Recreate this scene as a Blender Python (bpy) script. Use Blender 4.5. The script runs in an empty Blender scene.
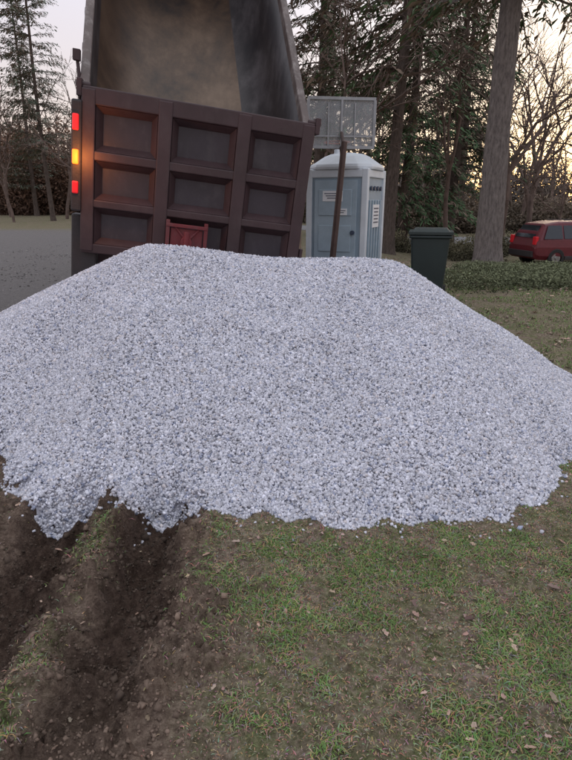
import bpy, math, random
import numpy as np
from mathutils import Matrix, Vector
random.seed(4); R=np.random.default_rng(7)
scene=bpy.context.scene
rad=math.radians

# ---------------- noise ----------------
TB=np.random.default_rng(99).random((256,256))
def vn(x,y,s=0):
    x=np.asarray(x,float)+s*17.31; y=np.asarray(y,float)+s*9.7
    xi=np.floor(x).astype(int); yi=np.floor(y).astype(int)
    fx=x-xi; fy=y-yi; fx=fx*fx*(3-2*fx); fy=fy*fy*(3-2*fy)
    a=TB[xi&255,yi&255]; b=TB[(xi+1)&255,yi&255]; c=TB[xi&255,(yi+1)&255]; d=TB[(xi+1)&255,(yi+1)&255]
    return (a*(1-fx)+b*fx)*(1-fy)+(c*(1-fx)+d*fx)*fy
def fbm(x,y,s=0,o=4):
    t=0;a=.5;n=0
    for i in range(o):
        t=t+a*vn(x*2**i,y*2**i,s+i*3); n+=a; a*=.5
    return t/n
def sm(a,b,x):
    t=np.clip((np.asarray(x,float)-a)/(b-a),0,1); return t*t*(3-2*t)

# ---------------- materials ----------------
def nm(name):
    m=bpy.data.materials.new(name); m.use_nodes=True
    nt=m.node_tree; b=nt.nodes['Principled BSDF']; return m,nt,b
def simple(name,col,rough=.6,metal=0,var=.25,scale=6,bump=.15,col2=None,spec=.5):
    m,nt,b=nm(name); N=nt.nodes; L=nt.links
    tc=N.new('ShaderNodeTexCoord'); no=N.new('ShaderNodeTexNoise'); no.inputs['Scale'].default_value=scale; no.inputs['Detail'].default_value=7; no.inputs['Roughness'].default_value=.65
    L.new(tc.outputs['Object'],no.inputs['Vector'])
    r=N.new('ShaderNodeValToRGB'); r.color_ramp.elements[0].position=.32; r.color_ramp.elements[1].position=.68
    c2=col2 or tuple(c*(1-var) for c in col)
    r.color_ramp.elements[0].color=(*c2,1); r.color_ramp.elements[1].color=(*[min(1,c*(1+var*.6)) for c in col],1)
    L.new(no.outputs['Fac'],r.inputs['Fac']); L.new(r.outputs['Color'],b.inputs['Base Color'])
    b.inputs['Roughness'].default_value=rough; b.inputs['Metallic'].default_value=metal; b.inputs['Specular IOR Level'].default_value=spec
    if bump:
        bp=N.new('ShaderNodeBump'); bp.inputs['Strength'].default_value=bump; bp.inputs['Distance'].default_value=.02
        n2=N.new('ShaderNodeTexNoise'); n2.inputs['Scale'].default_value=scale*6; L.new(tc.outputs['Object'],n2.inputs['Vector'])
        L.new(n2.outputs['Fac'],bp.inputs['Height']); L.new(bp.outputs['Normal'],b.inputs['Normal'])
    return m
def attrmat(name,rough=.85,trans=0,spec=.2):
    m,nt,b=nm(name); N=nt.nodes; L=nt.links
    a=N.new('ShaderNodeAttribute'); a.attribute_name='col'
    tc=N.new('ShaderNodeTexCoord'); no=N.new('ShaderNodeTexNoise'); no.inputs['Scale'].default_value=60
    L.new(tc.outputs['Object'],no.inputs['Vector'])
    mr=N.new('ShaderNodeMapRange'); mr.inputs['To Min'].default_value=.75; mr.inputs['To Max'].default_value=1.25
    L.new(no.outputs['Fac'],mr.inputs['Value'])
    mx=N.new('ShaderNodeVectorMath'); mx.operation='SCALE'; L.new(a.outputs['Color'],mx.inputs[0]); L.new(mr.outputs[0],mx.inputs['Scale'])
    L.new(mx.outputs[0],b.inputs['Base Color']); b.inputs['Roughness'].default_value=rough; b.inputs['Specular IOR Level'].default_value=spec
    return m
def emis(name,col,st):
    m,nt,b=nm(name); b.inputs['Base Color'].default_value=(*col,1); b.inputs['Emission Color'].default_value=(*col,1); b.inputs['Emission Strength'].default_value=st
    b.inputs['Roughness'].default_value=.3
    return m

# ---------------- mesh helpers ----------------
def empty(name,loc=(0,0,0)):
    o=bpy.data.objects.new(name,None); scene.collection.objects.link(o); o.location=loc; o.empty_display_size=.2; return o
def mkobj(name,V,F,mat,parent=None,smooth=False,bevel=0,cols=None,mats=None,midx=None):
    me=bpy.data.meshes.new(name)
    V=np.asarray(V,dtype=np.float32)
    if isinstance(F,np.ndarray):
        k=F.shape[1]; n=len(F)
        me.vertices.add(len(V)); me.vertices.foreach_set('co',V.ravel())
        me.loops.add(n*k); me.loops.foreach_set('vertex_index',F.astype(np.int32).ravel())
        me.polygons.add(n); me.polygons.foreach_set('loop_start',np.arange(0,n*k,k,dtype=np.int32))
        try: me.polygons.foreach_set('loop_total',np.full(n,k,dtype=np.int32))
        except Exception: pass
        me.update(calc_edges=True)
    else:
        me.from_pydata([tuple(map(float,v)) for v in V],[],F); me.update()
    if cols is not None:
        c=np.ones((len(V),4),dtype=np.float32); c[:,:cols.shape[1]]=cols
        a=me.attributes.new('col','FLOAT_COLOR','POINT'); a.data.foreach_set('color',c.ravel())
    if mats:
        for m in mats: me.materials.append(m)
        if midx is not None: me.polygons.foreach_set('material_index',np.asarray(midx,dtype=np.int32))
    elif mat: me.materials.append(mat)
    if smooth: me.polygons.foreach_set('use_smooth',np.ones(len(me.polygons),dtype=bool))
    o=bpy.data.objects.new(name,me); scene.collection.objects.link(o)
    if parent:
        o.parent=parent; o.matrix_parent_inverse=Matrix.Translation(-parent.location)
    if bevel:
        b=o.modifiers.new('bevel','BEVEL'); b.width=bevel; b.segments=2; b.limit_method='ANGLE'
    return o
class MB:
    def __init__(s,M=None): s.V=[];s.F=[];s.M=M or Matrix.Identity(4)
    def add(s,vs,fs,M=None):
        o=len(s.V); T=s.M@(M or Matrix.Identity(4))
        s.V+= [tuple(T@Vector(v)) for v in vs]; s.F+=[tuple(i+o for i in f) for f in fs]
    def box(s,c,sz,M=None,taper=1.0):
        x,y,z=[q/2 for q in sz]; cx,cy,cz=c
        vs=[(cx+a*x*(taper if k>0 else 1),cy+b*y*(taper if k>0 else 1),cz+k*z) for k in(-1,1) for a,b in((-1,-1),(1,-1),(1,1),(-1,1))]
        s.add(vs,[(3,2,1,0),(4,5,6,7),(0,1,5,4),(1,2,6,5),(2,3,7,6),(3,0,4,7)],M)
    def tube(s,p,q,r,r2=None,n=10,cap=True,M=None):
        r2=r if r2 is None else r2
        p=Vector(p);q=Vector(q);d=(q-p).normalized(); a=d.orthogonal().normalized(); b=d.cross(a)
        vs=[];
        for c,rr in((p,r),(q,r2)):
            for i in range(n):
                t=2*math.pi*i/n; vs.append(c+a*math.cos(t)*rr+b*math.sin(t)*rr)
        fs=[(i,(i+1)%n,n+(i+1)%n,n+i) for i in range(n)]
        if cap: fs+=[tuple(range(n-1,-1,-1)),tuple(range(n,2*n))]
        s.add(vs,fs,M)
    def obj(s,name,mat,parent=None,**k): return mkobj(name,s.V,s.F,mat,parent,**k)

# ---------------- terrain heights ----------------
RUTS=((-.64,.14),(-1.14,.15))
def wobf(y): return (fbm(y*1.5,y*0+3.3,4)-.5)*.16
def dirtmask(x,y):
    n=(fbm(x*2.2,y*2.2,11)-.5)*.9+(fbm(x*9,y*9,12)-.5)*.45
    return sm(-.12,-.46,x+n*.6+.12*(y-2))*sm(6.5,5,y)
def ground_h(x,y):
    x=np.asarray(x,float);y=np.asarray(y,float)
    z=-.85*sm(9,26,y)*sm(0,7,x)
    z=z+.5*sm(36,70,y)*sm(2,-8,x)
    near=sm(9,5,y)*sm(7,4,np.abs(x))
    z=z+near*((fbm(x*1.3,y*1.3,1)-.5)*.10+(fbm(x*9,y*9,2)-.5)*.05)
    dm=dirtmask(x,y)
    cl=fbm(x*11,y*11,5,3)
    z=z+near*dm*((cl-.5)*.08+.055*sm(.55,.75,vn(x*16,y*16,7)*.6+vn(x*33,y*33,9)*.4))
    wob=wobf(y)
    for rx,w in RUTS:
        d=np.abs(x-rx-wob)+(fbm(x*7,y*7,14)-.5)*.16
        fade=sm(1.0,1.6,y)*sm(5,4,y)
        z=z-fade*.085*sm(w*1.25,w*.5,d)*(.5+.9*vn(y*8,y*0,3))
        z=z+fade*.05*np.exp(-((d-w*1.45)/.06)**2)*(.2+1.2*sm(.3,.8,vn(x*8,y*8,8)))
    for hx,hy,hh,hr in((-.88,2.60,.10,.11),(-.36,2.5,.05,.13),(-1.45,2.75,.06,.14),(-.86,2.25,.05,.10),(.12,2.47,.035,.10),(.55,2.5,.03,.12)):
        q=((x-hx)**2+((y-hy)*.8)**2)/hr**2
        z=z+hh*np.exp(-q)*(.7+.6*fbm(x*15,y*15,33,3))
    return z
AX,AY,BX,BY=-1.22,4.95,.92,4.85
aL=np.array([-180,-135,-90,-60,-40,-25,-8,0,8,27,45,70,90,135,180.])
rL=np.array([1.8,2.2,2.6,2.15,1.8,1.76,2.12,2.38,2.32,1.88,1.80,1.70,1.75,1.7,1.8])
def pile_h(x,y):
    x=np.asarray(x,float);y=np.asarray(y,float)
    t=np.clip((x-AX)/(BX-AX),0,1)
    cx=AX+t*(BX-AX); cy=AY+t*(BY-AY)
    dx=x-cx; dy=y-cy; d=np.hypot(dx,dy)
    th=np.degrees(np.arctan2(dx,-dy))
    Rr=np.interp(th,aL,rL)
    Rr=Rr*(1+((fbm(x*2.0+5,y*2.0,21,2)-.5)*.05+(fbm(x*8+5,y*2.5,22,2)-.5)*.085)*sm(.75,1,d/Rr))
    H=1.255-.135*t-.03*np.sin(np.pi*t)**2+.010*np.sin(t*9)
    u=d/Rr
    prof=1-u
    prof=prof+.02*np.sin(np.clip(u,0,1)*math.pi)
    prof=prof-.02*np.exp(-(u/.04)**2)
    h=H*prof
    h=h+.013*np.exp(-((u-.42-.05*np.sin(x*1.7))/.04)**2)*sm(1.6,.8,np.abs(x-.1))
    h=h+(fbm(x*1.6,y*1.6,31,2)-.5)*.06*sm(0,.3,u)
    return h
def pile_z(gh,ph): return gh*sm(.14,0,ph)+ph

# ---------------- ground sheet ----------------
def axis(lo,hi,f0,f1,st,g=1.12):
    a=list(np.arange(f0,f1,st)); s=st; v=a[-1]
    while v<hi: s*=g; v+=s; a.append(v)
    s=st; v=a[0]; b=[]
    while v>lo: s*=g; v-=s; b.append(v)
    return np.array(b[::-1]+a)
xs=axis(-400,400,-2.6,2.6,.014); ys=axis(-60,500,1.0,4.0,.014)
X,Y=np.meshgrid(xs,ys); Z=ground_h(X,Y)
nx,ny=len(xs),len(ys)
i=np.arange(nx*ny).reshape(ny,nx)
Fg=np.stack([i[:-1,:-1],i[:-1,1:],i[1:,1:],i[1:,:-1]],-1).reshape(-1,4)
# keep the sheet under the stone where the pile stands
PHg=pile_h(X,Y); Z=np.where(PHg>.02,np.minimum(Z,-.02),Z)
dm=dirtmask(X,Y)
wob=wobf(Y)
rut=np.zeros_like(X)
for rx,w in RUTS: rut=np.maximum(rut,sm(w*1.8,w*.6,np.abs(X-rx-wob)+(fbm(X*7,Y*7,14)-.5)*.2))
rut*=(.5+.5*sm(1.2,1.8,Y))*sm(6,5,Y)
rut=np.maximum(rut,.7*sm(.4,.65,fbm(X*3,Y*3,44))*sm(1.9,2.5,Y)*sm(6,5,Y)*dm)
ridge=np.exp(-((X+.89-wob)/.085)**2)
drive=sm(-2.2,-3.0,X+(fbm(X,Y,9)-.5))*sm(4.0,5.5,Y)*sm(34,31,Y+(fbm(X*.3,Y*.3,8)-.5)*4)
drive=np.maximum(drive,sm(5,6.5,Y)*sm(2.3,1.2,X+(fbm(X,Y,9)-.5)*.8)*sm(15,13,Y))
cols=np.stack([np.clip(dm-ridge*sm(.35,.55,fbm(X*6,Y*6,41))*.9,0,1).ravel(),rut.ravel(),drive.ravel()],-1)
def ground_mat():
    m,nt,b=nm('lawn_dirt'); N=nt.nodes; L=nt.links
    tc=N.new('ShaderNodeTexCoord'); at=N.new('ShaderNodeAttribute'); at.attribute_name='col'
    sp=N.new('ShaderNodeSeparateColor'); L.new(at.outputs['Color'],sp.inputs[0])
    def noise(s,d=8,r=.65):
        n=N.new('ShaderNodeTexNoise'); n.inputs['Scale'].default_value=s; n.inputs['Detail'].default_value=d; n.inputs['Roughness'].default_value=r; L.new(tc.outputs['Object'],n.inputs['Vector']); return n.outputs['Fac']
    def ramp(f,els):
        r=N.new('ShaderNodeValToRGB'); e=r.color_ramp.elements
        while len(e)<len(els): e.new(.5)
        for q,(p,c) in zip(e,els): q.position=p; q.color=(*c,1)
        L.new(f,r.inputs['Fac']); return r.outputs['Color']
    def mix(f,a,c):
        x=N.new('ShaderNodeMix'); x.data_type='RGBA'; L.new(f,x.inputs['Factor']); L.new(a,x.inputs['A']); L.new(c,x.inputs['B']); return x.outputs['Result']
    fine=noise(30,10,.8); mid=noise(8,8,.7); big=noise(1.6)
    gr=ramp(fine,[(.36,(.05,.054,.023)),(.5,(.12,.138,.058)),(.64,(.25,.25,.13))])
    br=ramp(fine,[(.36,(.08,.055,.042)),(.5,(.20,.152,.12)),(.64,(.40,.315,.26))])
    pm=ramp(mid,[(.41,(0,0,0)),(.56,(1,1,1))])
    pm2=ramp(big,[(.4,(0,0,0)),(.6,(1,1,1))])
    mm=N.new('ShaderNodeMath'); mm.operation='MULTIPLY_ADD'; L.new(pm,mm.inputs[0]); mm.inputs[1].default_value=.65
    m3=N.new('ShaderNodeMath'); m3.operation='MULTIPLY'; L.new(pm2,m3.inputs[0]); m3.inputs[1].default_value=.35; L.new(m3.outputs[0],mm.inputs[2])
    lawn=mix(mm.outputs[0],gr,br)
    di=ramp(fine,[(.34,(.075,.05,.039)),(.5,(.175,.128,.10)),(.66,(.33,.255,.20))])
    rt=ramp(fine,[(.34,(.030,.018,.014)),(.5,(.062,.040,.031)),(.68,(.13,.09,.07))])
    dr=ramp(mid,[(.3,(.09,.085,.085)),(.5,(.16,.15,.15)),(.7,(.24,.225,.22))])
    dr2=ramp(fine,[(.38,(.06,.055,.055)),(.5,(.17,.155,.15)),(.62,(.32,.30,.29))])
    hf=N.new('ShaderNodeValue'); hf.outputs[0].default_value=.5
    dr=mix(hf.outputs[0],dr,dr2)
    c=mix(sp.outputs[0],lawn,di); 
    rm=N.new('ShaderNodeMath'); rm.operation='MULTIPLY'; L.new(sp.outputs[1],rm.inputs[0]); rm.inputs[1].default_value=.93
    c=mix(rm.outputs[0],c,rt); c=mix(sp.outputs[2],c,dr)
    L.new(c,b.inputs['Base Color']); b.inputs['Roughness'].default_value=.95; b.inputs['Specular IOR Level'].default_value=.15
    bp=N.new('ShaderNodeBump'); bp.inputs['Strength'].default_value=1.0; bp.inputs['Distance'].default_value=.025
    L.new(noise(60),bp.inputs['Height']); L.new(bp.outputs['Normal'],b.inputs['Normal'])
    return m
mkobj('ground',np.stack([X.ravel(),Y.ravel(),Z.ravel()],-1),Fg,ground_mat(),smooth=True,cols=cols)

# road
def roadY(x): return 36+ (0 if x>0 else -x*1.6)
V=[];F=[]
rx=np.linspace(-60,90,120)
for k,x in enumerate(rx):
    for w in np.linspace(-3.2,3.2,5):
        yy=roadY(x)+w; V.append((x,yy,float(ground_h(x,yy))+.03))
for k in range(len(rx)-1):
    for j in range(4): a=k*5+j; F.append((a,a+5,a+6,a+1))
mkobj('road',V,F,simple('asphalt',(.20,.20,.21),.9,var=.2,scale=2),smooth=True)

# ---------------- gravel pile ----------------
gx=np.arange(-4.6,3.4,.03); gy=np.arange(2.1,7.3,.03)
GX,GY=np.meshgrid(gx,gy); PH=pile_h(GX,GY); GH=ground_h(GX,GY)
Zp=np.where(PH>0,pile_z(GH,PH)-.010,GH-.03)
n1,n2=len(gx),len(gy); i=np.arange(n1*n2).reshape(n2,n1)
Fp=np.stack([i[:-1,:-1],i[:-1,1:],i[1:,1:],i[1:,:-1]],-1).reshape(-1,4)
keep=(PH.ravel()[Fp]>0).any(1); Fp=Fp[keep]
Vb=np.stack([GX.ravel(),GY.ravel(),Zp.ravel()],-1); cb=np.tile(np.array([[.40,.40,.45]]),(len(Vb),1))
def stones(P,size,rng):
    n=len(P)
    c=np.array([(a,b,k) for k in(-1,1) for a,b in((-1,-1),(1,-1),(1,1),(-1,1))],float)
    S=size[:,None,None]*rng.uniform(.55,1.25,(n,1,3))
    v=c[None]*S*rng.uniform(.6,1.1,(n,8,3))
    q=rng.normal(size=(n,4)); q/=np.linalg.norm(q,axis=1)[:,None]
    w,x,y,z=q.T
    Rm=np.stack([1-2*(y*y+z*z),2*(x*y-z*w),2*(x*z+y*w),2*(x*y+z*w),1-2*(x*x+z*z),2*(y*z-x*w),2*(x*z-y*w),2*(y*z+x*w),1-2*(x*x+y*y)],-1).reshape(n,3,3)
    v=np.einsum('nij,nkj->nki',Rm,v)+P[:,None,:]
    f=np.array([(3,2,1,0),(4,5,6,7),(0,1,5,4),(1,2,6,5),(2,3,7,6),(3,0,4,7)])
    return v.reshape(-1,3),(f[None]+8*np.arange(n)[:,None,None]).reshape(-1,4)
n=720000
px=R.uniform(-4.6,3.4,n); py=R.uniform(2.1,7.2,n); ph=pile_h(px,py)
back=(py>5.2)|(px<-3.0)
k=(ph>-.012)&(~back|(R.random(n)<.22))
spill=(ph<=-.012)&(ph>-.12)&(R.random(n)<.07*np.exp(ph/.025))
k|=spill
px,py,ph=px[k],py[k],ph[k]
gh=ground_h(px,py)
pz=np.where(ph>0,pile_z(gh,ph),gh+.002)+R.uniform(-.005,.003,len(px))
sz=R.uniform(.0045,.0090,len(px))*(1+.4*(R.random(len(px))<.04))
sz=np.where(py>5.2,sz*1.7,sz)
Vs,Fs=stones(np.stack([px,py,pz],-1),sz,R)
big_=(fbm(px*2.5,py*2.5,81)-.5)*.08
g=np.clip(R.normal(.60,.11,len(px))+big_,.2,.88)
tint=R.random(len(px))
cs=np.stack([g*.955,g*.965,g*1.075],-1)
cs[tint<.06]*=np.array([1.03,.96,.88]); cs[(tint>.92)]*=np.array([.52,.56,.66])
cs=np.repeat(cs,8,0)
mkobj('gravel_pile',np.vstack([Vb,Vs]),np.vstack([Fp,Fs+len(Vb)]),attrmat('crushed_stone',.9),cols=np.vstack([cb,cs]))
print('stones',len(px))
n=9000; x=R.uniform(-9,-2.2,n); y=R.uniform(5,24,n)
k=(pile_h(x,y)<-.02)&(R.random(n)<sm(.4,.7,fbm(x*1.2,y*.5,91))+.1); x,y=x[k],y[k]
Vc,Fc=stones(np.stack([x,y,ground_h(x,y)+.004],-1),R.uniform(.006,.017,len(x)),R)
mkobj('driveway_stones',Vc,Fc,bpy.data.materials['crushed_stone'],cols=np.repeat(np.array([[.24,.225,.22]])*R.uniform(.4,1.4,(len(x),1)),8,0))

# ---------------- grass ----------------
def blades(P,h,lean,w,cols,name,mat):
    n=len(P); th=R.uniform(0,2*np.pi,n); ax=np.stack([np.cos(th),np.sin(th),0*th],-1); pr=np.stack([-np.sin(th),np.cos(th),0*th],-1)
    w=w[:,None]; h=h[:,None]; l=lean[:,None]; up=np.array([[0,0,1.]])
    v=np.stack([P-ax*w,P+ax*w,P+pr*l*.4*h+up*h*.6+ax*w*.8,P+pr*l*.4*h+up*h*.6-ax*w*.8,P+pr*l*h*1.1+up*h*(1-.3*l)],1)
    o=5*np.arange(n)[:,None]
    f=np.vstack([np.array([[0,1,2]])+o,np.array([[0,2,3]])+o,np.array([[3,2,4]])+o])
    mkobj(name,v.reshape(-1,3),f,mat,cols=np.repeat(cols,5,0))
gm=attrmat('grass_blade',.7)
n=640000
x=R.uniform(-2.2,2.9,n); y=R.uniform(1.0,4.2,n)
patch=fbm(x*1.9,y*1.9,51)*.45+fbm(x*7,y*7,52)*.55
bias=.10*sm(.0,1.1,x)*sm(3.0,1.4,y)-.015
gr_=sm(.46,.59,patch+bias)
rmask=np.clip(sum(np.exp(-((x-r-wobf(y))/.17)**4) for r,_ in RUTS),0,1)
rdg=np.exp(-((x+.89-wobf(y))/.09)**2)*sm(.40,.52,fbm(x*6,y*6,41))
lawn=np.clip(1-dirtmask(x,y)*.96+rdg*.6,0,1)*(1-rmask*.97)
dens=lawn*(.24+.56*gr_)
k=(R.random(n)<dens)&(pile_h(x,y)<-.02)
x,y,patch,gr_=x[k],y[k],patch[k],gr_[k]
dry=R.random(len(x))<(.95-.66*gr_)
h=R.uniform(.005,.018,len(x))*(.5+.65*gr_)
c=np.stack([R.uniform(.11,.19,len(x)),R.uniform(.19,.29,len(x)),R.uniform(.055,.09,len(x))],-1)
c[dry]=np.stack([R.uniform(.18,.42,dry.sum()),R.uniform(.14,.32,dry.sum()),R.uniform(.10,.22,dry.sum())],-1)
c*=(.75+.5*fbm(x*12,y*12,55))[:,None]
ln=np.where(dry,R.uniform(1,2.6,len(x)),R.uniform(.2,1.8,len(x)))
blades(np.stack([x,y,ground_h(x,y)-.001],-1),h,ln,R.uniform(.001,.0023,len(x)),c,'grass',gm)
n=110000
x=R.uniform(1.6,11,n); y=R.uniform(3.6,15,n)
patch=fbm(x*1.5,y*1.5,53)
k=(R.random(n)<sm(.33,.6,patch))&(pile_h(x,y)<-.05)&(x>2+0*y)
x,y=x[k],y[k]; 
c=np.stack([R.uniform(.12,.18,len(x)),R.uniform(.19,.28,len(x)),R.uniform(.06,.09,len(x))],-1)
dry=R.random(len(x))<.35; c[dry]=np.array([.30,.25,.17])
blades(np.stack([x,y,ground_h(x,y)],-1),R.uniform(.015,.04,len(x)),R.uniform(.2,1.2,len(x)),R.uniform(.003,.006,len(x)),c,'grass',gm)

def leaves(x,y,s,name):
    n=len(x)
    base=np.array([(0,-1,0),(.45,-.45,.12),(.32,0,.1),(.55,.4,.2),(0,1,.05),(-.55,.4,.2),(-.32,0,.1),(-.45,-.45,.12),(0,0,-.1)])
    v=base[None]*s[:,None,None]*R.uniform(.6,1.2,(n,9,3))*np.array([1,1,1.3])
    th=R.uniform(0,6.28,n); ti=R.normal(0,.35,n)
    ct,st=np.cos(th),np.sin(th)
    v[:,:,2]+=v[:,:,0]*ti[:,None]
    vx=v[:,:,0]*ct[:,None]-v[:,:,1]*st[:,None]; vy=v[:,:,0]*st[:,None]+v[:,:,1]*ct[:,None]
    z=ground_h(x,y)
    P=np.stack([vx+x[:,None],vy+y[:,None],v[:,:,2]+z[:,None]+s[:,None]*.3+.004],-1)
    f=np.array([(i,(i+1)%8,8) for i in range(8)])
    c=np.array([(.33,.24,.19)])*R.uniform(.3,1.5,(n,1))*R.uniform(.9,1.1,(n,3))
    mkobj(name,P.reshape(-1,3),(f[None]+9*np.arange(n)[:,None,None]).reshape(-1,3),attrmat(name+'_mat',.75),cols=np.repeat(c,9,0))
n=9000; x=R.uniform(-2.4,3.4,n); y=R.uniform(1,4.6,n)
k=(pile_h(x,y)<-.03)&(R.random(n)<(1-.8*dirtmask(x,y))*(.10+1.0*sm(.45,.62,fbm(x*3.5,y*3.5,61))))&(R.random(n)<.75)
leaves(x[k],y[k],R.uniform(.005,.014,k.sum())*(1+1.0*(R.random(k.sum())<.10)),'fallen_leaves')
n=4000; x=R.uniform(1.5,14,n); y=R.uniform(4,20,n); k=(pile_h(x,y)<-.03)&(x>2.2)
leaves(x[k],y[k],R.uniform(.02,.045,k.sum()),'fallen_leaves')
n=40000; x=R.uniform(-2.6,.3,n); y=R.uniform(1.0,4,n)
k=(R.random(n)<dirtmask(x,y)*(.15+.85*sm(.4,.7,fbm(x*4,y*4,71))))&(pile_h(x,y)<-.01); x,y=x[k],y[k]
sz=R.uniform(.0015,.0065,len(x))*(1+1.4*(R.random(len(x))<.04))
Vc,Fc=stones(np.stack([x,y,ground_h(x,y)+.001],-1),sz,R)
rr_=np.clip(sum(np.exp(-((x-r-wobf(y))/.18)**4) for r,_ in RUTS),0,1)*sm(1.1,1.8,y)
cc=np.array([[.18,.132,.104]])*(1-.6*rr_[:,None])*R.uniform(.6,1.35,(len(x),1))
mkobj('soil_clods',Vc,Fc,attrmat('soil_clod',.95),cols=np.repeat(cc,8,0))

# ---------------- dump truck ----------------
ex=Vector((.977,.174,-.128)).normalized(); ez=Vector((.125,-.02,.99)); ez=(ez-ex*ez.dot(ex)).normalized(); ey=ez.cross(ex)
T0=Vector((-.84,6.2,2.515))
MT=Matrix.Translation(T0)@Matrix((ex,ey,ez)).transposed().to_4x4()
MBD=MT@Matrix.Translation((0,.08,0))@Matrix.Rotation(rad(6.5),4,'Z')
truck=empty('dump_truck',(-1,7.5,0))
def paintmat(name,c,dust,amt=.22,sc=(3,3,1.6)):
    m,nt,b=nm(name); N=nt.nodes; L=nt.links
    tc=N.new('ShaderNodeTexCoord')
    n1=N.new('ShaderNodeTexNoise'); n1.inputs['Scale'].default_value=2.2; n1.inputs['Detail'].default_value=10; n1.inputs['Roughness'].default_value=.7; L.new(tc.outputs['Object'],n1.inputs['Vector'])
    mp=N.new('ShaderNodeMapping'); mp.inputs['Scale'].default_value=sc; L.new(tc.outputs['Object'],mp.inputs[0])
    n2=N.new('ShaderNodeTexNoise'); n2.inputs['Scale'].default_value=2.0; n2.inputs['Detail'].default_value=10; n2.inputs['Roughness'].default_value=.75; L.new(mp.outputs[0],n2.inputs['Vector'])
    r1=N.new('ShaderNodeValToRGB'); r1.color_ramp.elements[0].position=.38; r1.color_ramp.elements[1].position=.62
    r1.color_ramp.elements[0].color=(*[q*.8 for q in c],1); r1.color_ramp.elements[1].color=(*[q*1.15 for q in c],1); L.new(n1.outputs['Fac'],r1.inputs[0])
    r2=N.new('ShaderNodeValToRGB'); r2.color_ramp.elements[0].position=.50; r2.color_ramp.elements[0].color=(0,0,0,1); r2.color_ramp.elements[1].position=.72; r2.color_ramp.elements[1].color=(amt,amt,amt,1); L.new(n2.outputs['Fac'],r2.inputs[0])
    mx=N.new('ShaderNodeMix'); mx.data_type='RGBA'; L.new(r2.outputs[0],mx.inputs['Factor']); L.new(r1.outputs[0],mx.inputs['A']); mx.inputs['B'].default_value=(*dust,1)
    L.new(mx.outputs['Result'],b.inputs['Base Color'])
    mr=N.new('ShaderNodeMapRange'); mr.inputs['To Min'].default_value=.4; mr.inputs['To Max'].default_value=.75; L.new(n1.outputs['Fac'],mr.inputs['Value']); L.new(mr.outputs[0],b.inputs['Roughness'])
    bp_=N.new('ShaderNodeBump'); bp_.inputs['Strength'].default_value=.2; bp_.inputs['Distance'].default_value=.01; L.new(n1.outputs['Fac'],bp_.inputs['Height']); L.new(bp_.outputs['Normal'],b.inputs['Normal'])
    return m
paint=paintmat('maroon_black_paint',(.048,.026,.030),(.11,.09,.088))
panel=paintmat('panel_dusty_paint',(.040,.032,.041),(.12,.11,.115),.3)
g=MB(MT); g.box((0,.06,-.80),(2.3,.03,1.56)); g.obj('tailgate_panel',panel,truck)
g=MB(MT)
zz=[(-.0,-.16),(-.58,-.67),(-1.05,-1.13),(-1.50,-1.6)]
rows=((-.163,-.577),(-.673,-1.047),(-1.133,-1.497))
for a,b in zz: g.box((0,-.01,(a+b)/2),(2.34,.11,a-b))
for xc,w in((-1.11,.13),(-.37,.14),(.43,.14),(1.11,.13)):
    g.box((xc,-.016,-.80),(w,.12,1.56))
g.obj('tailgate_frame',paint,truck,bevel=.012)
g=MB(MT)
for xa,xb in((-1.04,-.445),(-.295,.355),(.505,1.04)):
    for a,b in rows:
        s=.06
        vs=[(xa,-.05,b),(xb,-.05,b),(xb,-.05,a),(xa,-.05,a),(xa+s,.04,b+s),(xb-s,.04,b+s),(xb-s,.04,a-s),(xa+s,.04,a-s)]
        g.add(vs,[(0,1,5,4),(1,2,6,5),(2,3,7,6),(3,0,4,7)])
g.obj('tailgate_bezel',paint,truck)
g=MB(MT)
for s in(-1,1):
    g.box((s*1.2,.03,-.02),(.05,.2,.16)); g.tube((s*1.1,.0,.01),(s*1.24,.0,.01),.03)
g.tube((1.205,-.03,-1.3),(1.205,-.03,-1.55),.025)
g.obj('gate_hinges',paint,truck,bevel=.008)
P=rad(43); cp,spn=math.cos(P),math.sin(P)
def bp(x,l,d): return (x,.09+l*cp+d*spn,l*spn-d*cp)
prof=[(-1.14,0),(-1.14,.7),(-1.10,.86),(-.99,1.03),(-.82,1.17),(-.6,1.27),(-.4,1.3),(.4,1.3),(.6,1.27),(.82,1.17),(.99,1.03),(1.10,.86),(1.14,.7),(1.14,0)]
BL=5.3
V=[];F=[]; NL=14
for k in range(NL+1):
    for x,d in prof: V.append(bp(x,BL*k/NL,d))
m=len(prof)
for k in range(NL):
    for j in range(m-1): a=k*m+j; F.append((a,a+1,a+m+1,a+m))
F.append(tuple(NL*m+j for j in range(m)))
g=MB(MBD); g.add(V,F)
def bedmat(name,cc,sc,rough,metal):
    m_,nt,b=nm(name); N=nt.nodes; L=nt.links
    tc=N.new('ShaderNodeTexCoord')
    n=N.new('ShaderNodeTexNoise'); n.inputs['Scale'].default_value=1.1; n.inputs['Detail'].default_value=10; n.inputs['Roughness'].default_value=.7; n.inputs['Distortion'].default_value=.15
    mp=N.new('ShaderNodeMapping'); mp.inputs['Scale'].default_value=sc; L.new(tc.outputs['Object'],mp.inputs[0]); L.new(mp.outputs[0],n.inputs['Vector'])
    r=N.new('ShaderNodeValToRGB'); e=r.color_ramp.elements; e.new(.5)
    for q,(p,c) in zip(e,zip((.34,.50,.68),cc)): q.position=p;q.color=(*c,1)
    L.new(n.outputs['Fac'],r.inputs[0]); L.new(r.outputs[0],b.inputs['Base Color'])
    b.inputs['Metallic'].default_value=metal; b.inputs['Roughness'].default_value=rough
    return m_
bm_=bedmat('worn_bed_steel',((.034,.025,.023),(.095,.060,.041),(.175,.118,.083)),(1.2,.9,.5),.38,.3)
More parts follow.
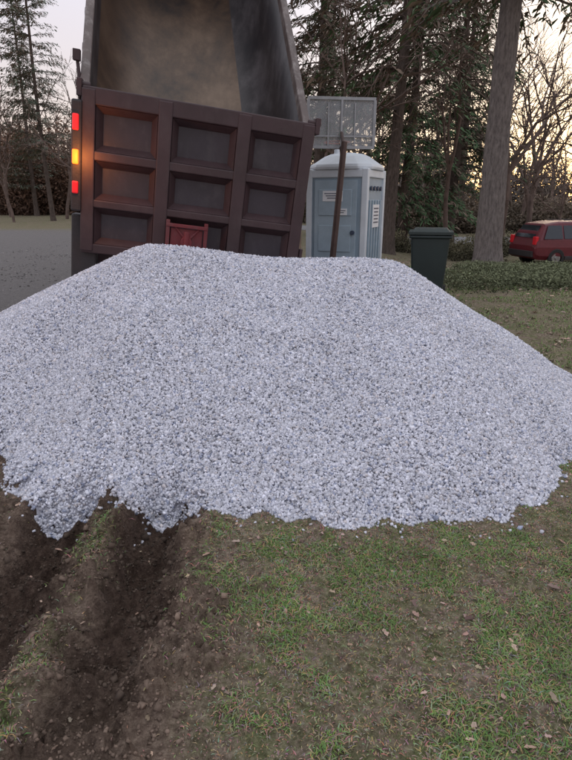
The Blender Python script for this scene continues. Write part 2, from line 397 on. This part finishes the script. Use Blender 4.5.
bs_=bedmat('worn_bed_side',((.024,.022,.027),(.050,.044,.048),(.12,.108,.115)),(1.8,1.0,.8),.4,.3)
mid=[]
for k in range(NL):
    for j in range(m-1): mid.append(0 if 2<=j<=m-6 else 1)
mid.append(1)
o=mkobj('dump_bed',g.V,g.F,None,truck,smooth=False,mats=[bm_,bs_],midx=mid)
for p_ in o.data.polygons: p_.use_smooth=len(p_.vertices)==4
sd=o.modifiers.new('s','SOLIDIFY'); sd.thickness=.02; sd.offset=0
g=MB(MBD)
def beam(p,q,w,h):
    g_=Vector(q)-Vector(p); L_=g_.length
    Mx=Matrix.Translation((Vector(p)+Vector(q))/2)@g_.to_track_quat('Y','Z').to_matrix().to_4x4()
    g.box((0,0,0),(w,L_,h),Mx)
for s in(-1,1):
    beam(bp(s*1.16,0,.02),bp(s*1.16,BL,.02),.09,.11)
beam(bp(-1.2,BL,.02),bp(1.2,BL,.02),.1,.1)
g.obj('bed_top_rail',paintmat('worn_rail',(.10,.075,.070),(.38,.35,.34),.7),truck,bevel=.015)
g=MB(MBD)
for s in(-1,1):
    for k in range(9):
        l=.15+k*.62; beam(bp(s*1.185,l,.09),bp(s*1.185,l,1.2),.07,.09)
    beam(bp(s*1.17,0,1.2),bp(s*1.17,BL,1.2),.08,.12)
    beam(bp(s*1.17,.04,0.09),bp(s*1.17,.04,1.3),.10,.14)
    beam(bp(s*.42,-.0,1.47),bp(s*.42,BL,1.47),.1,.18)
for k in range(9): beam(bp(-.9,.3+k*.6,1.38),bp(.9,.3+k*.6,1.38),.08,.06)
g.obj('bed_ribs',paint,truck,bevel=.008)
g=MB(MT); g.box((-1.215,-.04,-.66),(.10,.14,1.05)); g.box((-1.15,.10,-1.62),(.26,.16,.80)); g.obj('lamp_housing',simple('black_rubber',(.03,.025,.027),.6),truck,bevel=.02)
for nm_,z,mt,hh in(('tail_lamp',-.34,emis('red_lens',(.65,.015,.02),.75),.15),('turn_lamp',-.66,emis('amber_lit',(1,.14,.012),2.6),.14),('tail_lamp_low',-.95,emis('red_lens2',(.5,.012,.02),.55),.12)):
    g=MB(MT); g.box((-1.22,-.115,z),(.06,.03,hh)); g.obj(nm_,mt,truck,bevel=.012)
pl=bpy.data.lights.new('turn_lamp_glow','POINT'); pl.energy=9; pl.color=(1,.30,.06); pl.shadow_soft_size=.05
plo=bpy.data.objects.new('turn_lamp_glow',pl); scene.collection.objects.link(plo); plo.location=MT@Vector((-1.18,-.30,-.66)); plo.parent=truck; plo.matrix_parent_inverse=Matrix.Translation(-truck.location)
red=paintmat('faded_red_paint',(.15,.022,.028),(.12,.09,.09),.6)
g=MB(MT)
g.box((-.08,-.10,-1.34),(.34,.04,.22)); g.box((-.08,-.14,-1.2),(.44,.04,.035)); g.box((-.28,-.12,-1.36),(.04,.06,.42)); g.box((.12,-.12,-1.36),(.04,.06,.42))
g.tube((-.08,-.12,-1.36),(-.08,-.24,-1.36),.06); g.tube((-.08,-.24,-1.42),(-.08,-.24,-1.25),.03)
g.tube((-.20,-.12,-1.22),(.05,-.13,-1.5),.015); g.tube((.05,-.12,-1.22),(-.2,-.13,-1.5),.015)
g.obj('hitch_bracket',red,truck,bevel=.01)
cR=math.atan2(.174,.977)
MC=Matrix.Translation((-1.06,6.35,0))@Matrix.Rotation(cR,4,'Z')
blk=bpy.data.materials['black_rubber']
g=MB(MC)
for s in(-1,1):
    g.box((s*.42,4.6,1.0),(.09,8.8,.26)); g.box((s*.95,.25,.62),(.62,.02,.72))
g.box((0,.22,.95),(2.3,.12,.2)); g.tube((-1.0,1.1,.52),(1.0,1.1,.52),.09); g.tube((-1.0,2.5,.52),(1.0,2.5,.52),.09); g.tube((-1,7.6,.52),(1,7.6,.52),.07)
g.tube((0,5.6,1.1),(0,4.6,3.4),.11,.07); g.box((-1.05,4.6,.75),(.5,1.2,.5)); g.box((1.05,4.6,.75),(.5,1.2,.5))
g.obj('chassis_frame',paint,truck,bevel=.01)
tire=simple('tire_rubber',(.022,.021,.021),.85,scale=20)
def wheel(g,h,x,y,z,r,w,M=None):
    prof=[(-.5,.62),(-.5,.93),(-.42,1),(.42,1),(.5,.93),(.5,.62)]
    n=28;V=[]
    for a,b in prof:
        for i in range(n): t=2*math.pi*i/n; V.append((x+a*w,y+math.cos(t)*r*b,z+math.sin(t)*r*b))
    F=[(j*n+i,j*n+(i+1)%n,(j+1)*n+(i+1)%n,(j+1)*n+i) for j in range(5) for i in range(n)]
    g.add(V,F)
    for s in(-1,1): h.tube((x+s*w*.25,y,z),(x+s*w*.42,y,z),r*.63,r*.5,20); h.tube((x+s*w*.42,y,z),(x+s*w*.52,y,z),r*.2,r*.15,12)
g=MB(MC);h=MB(MC)
for y in(1.1,2.5):
    for x in(-1.04,-.72,.72,1.04): wheel(g,h,x,y,.52,.52,.27)
for x in(-1,1): wheel(g,h,x,7.6,.52,.52,.3)
g.obj('tires',tire,truck); h.obj('wheel_hubs',simple('steel_hub',(.3,.3,.3),.4,.8),truck)
cab=simple('cab_paint',(.10,.02,.03),.3,.1)
g=MB(MC); g.box((0,6.9,1.55),(2.3,1.6,1.0)); g.box((0,6.95,2.4),(2.15,1.4,.75),taper=.9); g.box((0,8.3,1.3),(1.7,1.3,.9),taper=.9); g.box((0,8.98,.85),(2.3,.15,.35))
for s in(-1,1): g.box((s*1.0,7.9,1.02),(.4,1.3,.12))
g.obj('cab',cab,truck,bevel=.06)
gl=simple('dark_glass',(.02,.025,.03),.08,var=.1,bump=0)
g=MB(MC)
for s in(-1,1): g.box((s*1.045,6.95,2.35),(.03,1.0,.5))
g.box((0,6.24,2.4),(1.4,.03,.4)); g.box((0,7.64,2.38),(1.9,.03,.5)); g.obj('cab_windows',gl,truck)
g=MB(MC)
for s in(-1,1):
    g.tube((s*1.1,7.5,1.9),(s*1.42,7.5,1.95),.02); g.tube((s*1.1,7.5,2.6),(s*1.42,7.5,2.6),.02); g.box((s*1.42,7.5,2.28),(.2,.07,.75))
g.obj('mirrors',blk,truck,bevel=.02)
g=MB(MT); g.tube((-1.2,.1,-.1),(-1.25,.12,.25),.018); g.box((-1.25,.1,.27),(.07,.07,.1)); g.obj('marker_bracket',paint,truck,bevel=.01)

# ---------------- portable toilet ----------------
toilet=empty('portable_toilet',(1.02,9.75,0))
MP=Matrix.Translation((1.02,9.75,float(ground_h(1.02,9.75))))@Matrix.Rotation(rad(-25),4,'Z')
pb=simple('pale_blue_plastic',(.28,.36,.43),.5,var=.15,scale=2,bump=.03)
wh=simple('white_plastic',(.60,.65,.70),.5,var=.12,scale=2,bump=.02)
W=.49
g=MB(MP); g.box((0,0,.07),(1.05,1.1,.14)); g.obj('skid_base',simple('grey_plastic',(.12,.13,.14),.6),toilet,bevel=.02)
g=MB(MP); g.box((0,0,1.10),(2*W,2*W,1.92)); g.obj('walls',pb,toilet,bevel=.03)
g=MB(MP)
for a in(-1,1):
    for b in(-1,1): g.box((a*(W-.02),b*(W-.02),1.1),(.1,.1,1.94))
g.box((0,-W-.012,2.0),(2*W-.12,.03,.12)); g.box((W+.012,0,2.0),(.03,2*W-.12,.12))
g.obj('corner_posts',wh,toilet,bevel=.02)
g=MB(MP)
g.box((-.01,-W-.015,1.02),(.72,.03,1.76))
for zc,hh in((.45,.42),(1.0,.42),(1.56,.40)): g.box((-.01,-W-.036,zc),(.56,.016,hh))
for k in range(5): g.box((W+.015,-.30+k*.15,.95),(.03,.06,1.3))
g.obj('door',simple('door_plastic',(.33,.42,.49),.5,var=.15,scale=3,bump=.02),toilet,bevel=.012)
g=MB(MP); g.box((-.05,-W-.047,1.66),(.34,.006,.16)); g.box((.1,-W-.047,1.42),(.2,.006,.10)); g.obj('labels',simple('label',(.75,.77,.8),.4,var=.05,bump=0),toilet)
g=MB(MP); 
for k in range(3): g.box((-.05,-W-.052,1.70-.035*k),(.28-.05*k,.004,.012))
for k in range(2): g.box((.1,-W-.052,1.44-.03*k),(.15-.05*k,.004,.010))
g.tube((.30,-W-.03,1.1),(.30,-W-.07,1.1),.035)
for b in(-.28,-.1,.08,.26): g.tube((W+.01,b,1.78),(W+.036,b,1.78),.035,n=14)
g.obj('print_and_vents',simple('dark_print',(.05,.07,.12),.5),toilet)
g=MB(MP)
g.box((W+.03,0,1.35),(.01,.36,.36)); g.obj('side_label',bpy.data.materials['label'],toilet)
g=MB(MP)
for k in range(5): g.box((W+.037,0,1.47-.055*k),(.004,.26-.03*(k%2),.02))
g.obj('side_print',bpy.data.materials['dark_print'],toilet)
V=[];F=[]
rings=[(.545,2.06),(.555,2.10),(.545,2.14),(.50,2.17),(.36,2.27),(.27,2.31),(.15,2.33)]
n=16
def sq(t,r,k):
    c,s_=math.cos(t),math.sin(t); m_=max(abs(c),abs(s_)); q=1/m_
    return (c*r*((1-k)*1+k*q),s_*r*((1-k)*1+k*q))
for j,(r,z) in enumerate(rings):
    k=1-j/9
    for i in range(n): 
        t=2*math.pi*(i+.5)/n; a,b=sq(t,r,k*.85); V.append((a,b,z))
F=[(j*n+i,j*n+(i+1)%n,(j+1)*n+(i+1)%n,(j+1)*n+i) for j in range(len(rings)-1) for i in range(n)]
F.append(tuple(range((len(rings)-1)*n,len(rings)*n))); F.append(tuple(range(n-1,-1,-1)))
g=MB(MP); g.add(V,F); g.tube((-.3,.3,2.1),(-.3,.3,2.42),.05,n=12); g.obj('roof',wh,toilet,bevel=.01)

# ---------------- basketball hoop ----------------
hoop=empty('basketball_hoop',(.7,8.6,0))
MH=Matrix.Translation((.86,8.6,0))@Matrix.Rotation(rad(8),4,'Z')
g=MB(MH)
g.tube((-.21,-.05,.1),(-.03,-.05,2.40),.05,.045,12); g.box((-.2,.1,.1),(.7,1.1,.2)); g.tube((-.03,-.05,2.3),(0,.28,2.55),.025); g.tube((-.04,-.05,2.0),(0,.28,2.35),.025)
g.obj('pole_and_base',simple('brown_steel',(.08,.05,.045),.5,.3),hoop,bevel=.008)
bbm,nt,b=nm('clear_acrylic'); b.inputs['Base Color'].default_value=(.38,.41,.44,1); b.inputs['Alpha'].default_value=.4; b.inputs['Roughness'].default_value=.25
no=nt.nodes.new('ShaderNodeTexNoise'); no.inputs['Scale'].default_value=5; mr=nt.nodes.new('ShaderNodeMapRange'); mr.inputs['To Min'].default_value=.2; mr.inputs['To Max'].default_value=.55; nt.links.new(no.outputs['Fac'],mr.inputs['Value']); nt.links.new(mr.outputs[0],b.inputs['Alpha'])
g=MB(MH); g.box((0,.3,2.68),(.98,.012,.66)); g.obj('backboard',bbm,hoop)
g=MB(MH)
for z in(2.35,3.01): g.box((0,.295,z),(1.02,.04,.04))
for x in(-.5,.5): g.box((x,.295,2.68),(.04,.04,.62))
g.box((0,.28,2.68),(.025,.02,.62)); g.box((-.2,.28,2.66),(.018,.02,.58)); g.box((.2,.28,2.66),(.018,.02,.58)); g.box((0,.278,2.5),(.96,.015,.02))
g.obj('backboard_frame',simple('grey_frame',(.32,.33,.35),.5),hoop)
g=MB(MH)
for i in range(20):
    t=2*math.pi*i/20;u=2*math.pi*(i+1)/20
    g.tube((.2*math.cos(t),.55+.2*math.sin(t),2.44),(.2*math.cos(u),.55+.2*math.sin(u),2.44),.01,n=6)
g.obj('rim',simple('orange_steel',(.5,.1,.03),.5),hoop)

# ---------------- wheeled trash bin ----------------
bn=empty('trash_bin',(2.33,9,0))
MBn=Matrix.Translation((2.30,9.0,float(ground_h(2.33,9))))@Matrix.Rotation(rad(-14),4,'Z')
bmx=simple('dark_green_plastic',(.018,.031,.031),.5,var=.2,scale=3,bump=.03)
g=MB(MBn); g.box((0,0,.55),(.46,.5,1.0),taper=1.28); g.box((0,.0,1.06),(.65,.70,.05)); g.obj('body',bmx,bn,bevel=.03)
g=MB(MBn); g.box((0,0,1.115),(.67,.72,.05)); g.box((0,0,1.155),(.58,.62,.05),taper=.85); g.tube((-.27,.37,1.08),(.27,.37,1.08),.02); g.obj('lid',bmx,bn,bevel=.02)
g=MB(MBn);h=MB(MBn)
for s in(-1,1): wheel(g,h,s*.27,.26,.13,.13,.06)
g.obj('wheels',tire,bn); h.obj('hubs',blk,bn)

# ---------------- lumber beside truck ----------------
g=MB(Matrix.Translation((.20,8.2,0))@Matrix.Rotation(rad(12),4,'Z'))
for k in range(4): g.box((-.06+.045*(k%2),.03*k,.55+.02*k),(.09,.029,1.1+.05*k))
g.obj('wood_planks',simple('pale_wood',(.26,.195,.145),.8,scale=9),bevel=.004)

# ---------------- red SUV ----------------
car=empty('parked_car',(11.3,22.4,-.8))
MV=Matrix.Translation((11.38,22.4,float(ground_h(11.35,22.4))-.1))@Matrix.Rotation(rad(12),4,'Z')
cr=simple('red_car_paint',(.12,.014,.022),.38,.1,var=.2,bump=0)
st=[(-2.25,.80,.45,.75,.80,.70),(-2.2,.86,.35,.95,1.02,.80),(-2.08,.90,.30,1.02,1.30,.68),(-1.8,.91,.28,1.03,1.60,.64),(-1.2,.92,.27,1.02,1.68,.66),(-.2,.92,.27,1.0,1.69,.67),(.35,.92,.27,.99,1.60,.66),(.95,.92,.27,.98,1.12,.74),(1.2,.91,.27,.96,1.03,.80),(1.9,.89,.30,.90,.95,.74),(2.18,.82,.36,.72,.78,.66),(2.26,.76,.45,.6,.65,.6)]
V=[];F=[]
for x,w,z0,zb,zr,wr in st:
    q=[(-w*.9,z0),(-w,z0+.15),(-w,(z0+zb)/2+.1),(-w*.96,zb),(-wr,zr-.05),(-wr*.85,zr)]
    q=q+[(-a,b) for a,b in q[::-1]]
    V+=[(x,a,b) for a,b in q]
m=12
for k in range(len(st)-1):
    for j in range(m): a=k*m+j; b=k*m+(j+1)%m; F.append((a,b,b+m,a+m))
F.append(tuple(range(m-1,-1,-1))); F.append(tuple((len(st)-1)*m+j for j in range(m)))
g=MB(MV); g.add(V,F); g.obj('body',cr,car,smooth=False,bevel=.03)
g=MB(MV)
for s in(-1,1):
    for xa,xb,xc,xd in((-1.95,-1.15,-1.15,-1.72),(-1.08,-.12,-.12,-1.08),(-.05,.82,.30,-.05)):
        def sw(x,z): 
            f=(z-1.03)/.6; return (x,s*(.905-.235*f),z)
        g.add([sw(xa,1.06),sw(xb,1.06),sw(xc,1.54),sw(xd,1.54)],[(0,1,2,3)])
g.add([(-2.165,-.62,1.08),(-2.165,.62,1.08),(-1.88,.54,1.52),(-1.88,-.54,1.52)],[(0,1,2,3)],Matrix.Translation((-.03,0,.02)))
g.add([(.98,-.66,1.13),(.98,.66,1.13),(.42,.56,1.56),(.42,-.56,1.56)],[(0,1,2,3)],Matrix.Translation((.03,0,.02)))
g.obj('windows',gl,car)
R90=Matrix.Rotation(rad(90),4,'Z')
g=MB(MV@R90);h=MB(MV@R90)
for x in(-1.35,1.4):
    for s in(-.82,.82): wheel(g,h,s,-x,.35,.35,.23)
g.obj('tires',tire,car); h.obj('wheel_hubs',bpy.data.materials['steel_hub'],car)
g=MB(MV)
for s in(-1,1): g.box((-2.19,s*.72,1.0),(.12,.2,.3))
g.obj('tail_lights',emis('car_red',(.5,.01,.02),.1),car,bevel=.02)
g=MB(MV); g.box((-2.24,0,.5),(.14,1.5,.22)); g.box((2.22,0,.45),(.14,1.5,.2))
for s in(-1,1):
    g.box((0,s*.93,.36),(2.0,.03,.14)); g.box((0,s*.5,1.72),(1.9,.04,.03))
g.obj('bumpers_trim',blk,car,bevel=.03)

# ---------------- trees ----------------
def barkmat(n,c): 
    m,nt,b=nm(n); N=nt.nodes; L=nt.links
    tc=N.new('ShaderNodeTexCoord'); mp=N.new('ShaderNodeMapping'); mp.inputs['Scale'].default_value=(10,10,2.8); L.new(tc.outputs['Object'],mp.inputs[0])
    no=N.new('ShaderNodeTexNoise'); no.inputs['Scale'].default_value=1.6; no.inputs['Detail'].default_value=9; no.inputs['Roughness'].default_value=.7; L.new(mp.outputs[0],no.inputs['Vector'])
    r=N.new('ShaderNodeValToRGB'); r.color_ramp.elements[0].position=.34; r.color_ramp.elements[1].position=.68
    r.color_ramp.elements[0].color=(*[q*.5 for q in c],1); r.color_ramp.elements[1].color=(*[q*1.3 for q in c],1)
    L.new(no.outputs['Fac'],r.inputs[0]); L.new(r.outputs[0],b.inputs['Base Color']); b.inputs['Roughness'].default_value=.95; b.inputs['Specular IOR Level'].default_value=.1
    bp_=N.new('ShaderNodeBump'); bp_.inputs['Strength'].default_value=1; bp_.inputs['Distance'].default_value=.05; L.new(no.outputs['Fac'],bp_.inputs['Height']); L.new(bp_.outputs['Normal'],b.inputs['Normal'])
    return m
bark=barkmat('bark_grey',(.20,.175,.165)); bark2=barkmat('bark_dark',(.115,.092,.08))
needle=attrmat('needles',.8); twig=simple('twig_brown',(.16,.12,.105),.95,var=.4,scale=2,bump=0,spec=.1)
def trunkmesh(path,n=12,rough=.06,seed=0):
    V=[];F=[]
    rr=np.random.default_rng(seed)
    for k,(p,r) in enumerate(path):
        for i in range(n):
            t=2*math.pi*i/n; q=r*(1+rr.uniform(-rough,rough)); V.append((p[0]+math.cos(t)*q,p[1]+math.sin(t)*q,p[2]))
    for k in range(len(path)-1):
        for i in range(n): F.append((k*n+i,k*n+(i+1)%n,(k+1)*n+(i+1)%n,(k+1)*n+i))
    return V,F
def prism(V,F,p,q,r1,r2,n=4):
    d=(q-p); 
    if d.length<1e-5: return
    d.normalize(); a=d.orthogonal().normalized(); b=d.cross(a); o=len(V)
    for c,r in((p,r1),(q,r2)):
        for i in range(n): t=2*math.pi*i/n; V.append(tuple(c+a*(math.cos(t)*r)+b*(math.sin(t)*r)))
    for i in range(n): F.append((o+i,o+(i+1)%n,o+n+(i+1)%n,o+n+i))
def conifer(name,x,y,H,Rad,seed,base=.15,tr=.3,den=1.0,col=(.035,.055,.028),mt=None,droop=.35,lean=0,brown=.42):
    mt=mt or bark2
    rr=np.random.default_rng(seed); z0=float(ground_h(x,y))-.15
    root=empty(name,(x,y,z0))
    path=[((x+lean*H*t+.15*math.sin(t*5+seed),y+.1*math.cos(t*4),z0+H*t),tr*(1-t*.93)*(1+.5*math.exp(-t*H/.35))) for t in np.concatenate([[0,.01,.02,.04],np.linspace(.07,1,22)])]
    V,F=trunkmesh(path,14,.05,seed); mkobj('trunk',V,F,mt,root,smooth=True)
    BV=[];BF=[];SP=[];SD=[];SS=[]
    z=base*H
    while z<H*.99:
        t=z/H; L0=Rad*(1-(t-base)/(1-base))**.75*(.75 if t<base+.06 else 1)
        nb=int(rr.integers(4,7))
        for b in range(nb):
            if rr.random()>.88: continue
            a=rr.uniform(0,2*math.pi); L=L0*rr.uniform(.6,1.12)+.15
            cx=x+lean*z+.15*math.sin(t*5+seed); prev=Vector((cx,y,z0+z)); ns=7
            for s in range(ns):
                f=(s+1)/ns
                p=Vector((cx+math.cos(a)*L*f,y+math.sin(a)*L*f,z0+z+L*(.18*f-droop*f*f)+rr.normal(0,.03)))
                prism(BV,BF,prev,p,.035*(1-s/ns)*tr*4+.006,.035*(1-(s+1)/ns)*tr*4+.005,3)
                if s>0:
                    for q in range(int(11*den*(1+L*.25))):
                        side=rr.choice([-1,1]); aa=a+side*rr.uniform(.3,1.3)
                        pp=prev.lerp(p,rr.random()); d=(math.cos(aa),math.sin(aa),rr.uniform(-.8,.12))
                        SP.append(pp+Vector((rr.normal(0,.10),rr.normal(0,.10),rr.normal(0,.09)))); SD.append(d); SS.append(rr.uniform(.13,.36)*(.6+L*.13))
                prev=p
        z+=rr.uniform(.35,.6)*(H/20)**.4
    mkobj('limbs',BV,BF,mt,root)
    SP=np.array([tuple(v) for v in SP]);SD=np.array(SD);SS=np.array(SS)
    n=len(SP); pr=np.cross(SD,[0,0,1.]); pr/=np.linalg.norm(pr,axis=1)[:,None]+1e-6
    pr+=rr.normal(0,.35,(n,3)); w=(SS*.11)[:,None]; l=SS[:,None]
    v=np.stack([SP-pr*w*.3,SP+pr*w,SP+SD*l*.6+pr*w*.7+np.array([0,0,-.05]),SP+SD*l+np.array([0,0,-.12])*l*2,SP+SD*l*.55-pr*w],1)
    f=np.vstack([np.array([[0,1,2]])+5*np.arange(n)[:,None],np.array([[0,2,3]])+5*np.arange(n)[:,None],np.array([[0,3,4]])+5*np.arange(n)[:,None]])
    clump=.5+1.0*fbm(SP[:,0]*.9+SP[:,1]*.5,SP[:,2]*.9,seed,3)
    c=np.array(col)[None]*clump[:,None]*rr.uniform(.6,1.4,(n,1))*2.4
    br_=rr.random(n)<brown; c[br_]=np.array([.22,.17,.135])*rr.uniform(.5,1.3,(br_.sum(),1))
    mkobj('needle_sprays',v.reshape(-1,3),f,needle,root,cols=np.repeat(c,5,0))
def bare_geo(V,F,x,y,z0,H,r,rr,depth=5,minr=.008,spread=.5,n0=7):
    def grow(p,d,L,r,k):
        segs=3; q=p
        for s in range(segs):
            d2=(d+Vector(rr.normal(0,.10,3))).normalized(); nq=q+d2*(L/segs)
            prism(V,F,q,nq,r*(1-.25*s/segs),r*(1-.25*(s+1)/segs),n0 if k==0 else (5 if k<2 else 3)); q=nq; d=d2
            if k>0 and s<segs-1 and k<depth and rr.random()<.7:
                dd=(d+Vector(rr.normal(0,.6,3))).normalized(); grow(q,dd,L*.5,max(r*.45,minr),k+2)
        if k>=depth: return
        for b in range(int(rr.integers(2,4))):
            dd=(d+Vector(rr.normal(0,spread,3))+Vector((0,0,.12))).normalized()
            grow(q,dd,L*rr.uniform(.6,.85),max(r*rr.uniform(.5,.7),minr),k+1)
    grow(Vector((x,y,z0-.1)),Vector((0,0,1)),H*.3,r,0)
def bare(name,x,y,H,r,seed,mt=None,depth=5,spread=.5,minr=.012):
    V=[];F=[]; bare_geo(V,F,x,y,float(ground_h(x,y)),H,r,np.random.default_rng(seed),depth,minr,spread)
    mkobj(name,V,F,mt or twig)

conifer('pine_tree',6.15,17,22,4.2,3,base=.33,tr=.40,mt=bark,den=.7,droop=.5,lean=.0,brown=.55)
conifer('pine_tree',4.3,23,22,4.5,5,base=.25,tr=.27,mt=bark2,den=.8,droop=.55,brown=.55)
conifer('spruce_tree',6.3,30,20,4.0,11,base=.06,tr=.3,den=1.2,droop=.5,col=(.035,.06,.03),brown=.3)
conifer('spruce_tree',1.6,29,22,4.5,12,base=.2,tr=.3,den=.8,droop=.5,col=(.04,.05,.03),brown=.6)
conifer('spruce_tree',9.4,33,22,4.2,13,base=.15,tr=.3,den=.8,droop=.5,col=(.035,.055,.03))
conifer('spruce_tree',13.5,45,24,4.5,14,base=.25,tr=.3,den=.5,droop=.5,col=(.045,.05,.03))
conifer('spruce_tree',3.6,46,24,5,15,base=.05,tr=.3,den=.7,droop=.4,col=(.04,.05,.03))
conifer('pine_tree',-17.9,44,24,2.8,16,base=.2,tr=.18,den=.7,droop=.2,col=(.05,.06,.045))
conifer('pine_tree',-22.5,52,22,3.0,17,base=.12,tr=.2,den=.6,droop=.15,col=(.05,.06,.045))
for k,(x,y,H,r) in enumerate([(11.5,30,13,.16),(15.5,36,14,.18),(14,28,8,.10),(-13.5,40,10,.13),(-18,47,11,.15),(-24,50,12,.15),(8,50,15,.2),(18,42,13,.17),(2.2,40,14,.2),(-9,52,13,.16),(12.6,26,6,.07),(17,50,17,.2),(21,55,18,.2),(12.5,52,17,.2),(19.5,47,15,.16),(1,24,12,.12),(14.8,40,15,.16),(-16,50,13,.15),(-20,42,9,.1),(5,36,14,.15),(2.6,26,13,.13),(7.6,27,13,.12)]):
    bare('bare_tree',x,y,H,r,40+k,depth=5)
V=[];F=[]; rr=np.random.default_rng(5)
for k in range(120):
    x=rr.uniform(-75,85); y=rr.uniform(75,120); bare_geo(V,F,x,y,.3,rr.uniform(12,22),rr.uniform(.12,.25),rr,3,.04,.55,4)
mkobj('tree_line',V,F,twig)
def leafmass(name,blobs,n,col,s,mt,seed):
    rr=np.random.default_rng(seed); P=[];C=[]
    for (x,y,rx,ry,h) in blobs:
        u=rr.normal(size=(n,3)); u/=np.linalg.norm(u,axis=1)[:,None]; q=rr.random((n,1))**.45
        lump=.72+.55*fbm(u[:,0:1]*2.2+x,u[:,2:3]*2.2+u[:,1:2]*1.7+y,seed,3)
        p=u*q*lump*np.array([[rx,ry,h]]); p[:,2]=np.abs(p[:,2])
        z=ground_h(p[:,0]+x,p[:,1]+y)
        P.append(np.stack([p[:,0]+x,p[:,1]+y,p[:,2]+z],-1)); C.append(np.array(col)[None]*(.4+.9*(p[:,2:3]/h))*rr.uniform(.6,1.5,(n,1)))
    P=np.vstack(P);C=np.vstack(C); m=len(P)
    a=rr.normal(size=(m,3)); a/=np.linalg.norm(a,axis=1)[:,None]; b=np.cross(a,rr.normal(size=(m,3))); b/=np.linalg.norm(b,axis=1)[:,None]
    w=rr.uniform(.5,1.3,(m,1))*s
    v=np.stack([P-a*w,P+b*w*.45,P+a*w,P-b*w*.45],1)
    mkobj(name,v.reshape(-1,3),np.arange(4*m).reshape(-1,4),mt,cols=np.repeat(C,4,0))
lm=attrmat('shrub_leaf',.85)
bl=[(float(rr.uniform(-36,-14)),float(rr.uniform(54,62)),3.0,2.2,float(rr.uniform(5,9.5))) for _ in range(26)]
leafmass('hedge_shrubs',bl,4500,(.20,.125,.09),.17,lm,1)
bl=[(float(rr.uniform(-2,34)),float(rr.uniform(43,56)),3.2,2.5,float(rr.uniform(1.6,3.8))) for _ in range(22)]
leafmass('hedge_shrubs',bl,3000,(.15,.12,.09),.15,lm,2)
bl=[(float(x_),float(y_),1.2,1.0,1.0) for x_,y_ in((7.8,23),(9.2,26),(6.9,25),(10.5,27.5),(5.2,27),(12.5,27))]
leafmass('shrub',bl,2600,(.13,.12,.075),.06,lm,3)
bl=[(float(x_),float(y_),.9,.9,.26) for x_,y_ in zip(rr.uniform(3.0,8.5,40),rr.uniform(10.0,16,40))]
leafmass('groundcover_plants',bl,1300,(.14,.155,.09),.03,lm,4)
bl=[(float(x_),float(y_),6,4,float(h_)) for x_,y_,h_ in zip(rr.uniform(-80,90,70),rr.uniform(88,125,70),rr.uniform(6,15,70))]
leafmass('tree_line_underbrush',bl,1500,(.18,.15,.13),.4,lm,5)

# ---------------- sky, sun, camera ----------------
w=bpy.data.worlds.new('World'); scene.world=w; w.use_nodes=True
N=w.node_tree.nodes; L=w.node_tree.links
EL,AZ=9.0,28.0
sky=N.new('ShaderNodeTexSky'); sky.sky_type='NISHITA'; sky.sun_disc=False
sky.sun_elevation=rad(EL); sky.sun_rotation=rad(AZ); sky.dust_density=1.0; sky.ozone_density=1.0; sky.altitude=50
sc=N.new('ShaderNodeVectorMath'); sc.operation='SCALE'; sc.inputs['Scale'].default_value=.04; L.new(sky.outputs[0],sc.inputs[0])
tc=N.new('ShaderNodeTexCoord'); sx=N.new('ShaderNodeSeparateXYZ'); L.new(tc.outputs['Generated'],sx.inputs[0])
rp=N.new('ShaderNodeValToRGB'); e=rp.color_ramp.elements; e.new(.25); e.new(.6)
for q,(p,c) in zip(e,((0,(.72,.48,.38)),(.15,(.62,.51,.50)),(.45,(.70,.70,.82)),(1,(1.0,1.0,1.0)))): q.position=p;q.color=(*c,1)
L.new(sx.outputs['Z'],rp.inputs[0])
ad=N.new('ShaderNodeVectorMath'); ad.operation='ADD'; L.new(sc.outputs[0],ad.inputs[0]); L.new(rp.outputs[0],ad.inputs[1])
L.new(ad.outputs[0],N['Background'].inputs['Color']); N['Background'].inputs['Strength'].default_value=1.14
sl=bpy.data.lights.new('sun','SUN'); sl.energy=.5; sl.angle=rad(14); sl.color=(1,.78,.58)
so=bpy.data.objects.new('sun',sl); scene.collection.objects.link(so)
sd=Vector((math.sin(rad(AZ))*math.cos(rad(EL)),math.cos(rad(AZ))*math.cos(rad(EL)),math.sin(rad(EL))))
so.rotation_euler=sd.to_track_quat('Z','Y').to_euler(); so.location=(20,60,20)
cam=bpy.data.cameras.new('camera'); co=bpy.data.objects.new('camera',cam); scene.collection.objects.link(co)
co.location=(0,0,1.6); co.rotation_euler=(rad(90-18.15),0,0)
cam.sensor_fit='VERTICAL'; cam.sensor_height=36; cam.lens=26; cam.clip_end=2000; cam.clip_start=.05
scene.camera=co
scene.view_settings.view_transform='Standard'; scene.view_settings.look='None'; scene.view_settings.exposure=0
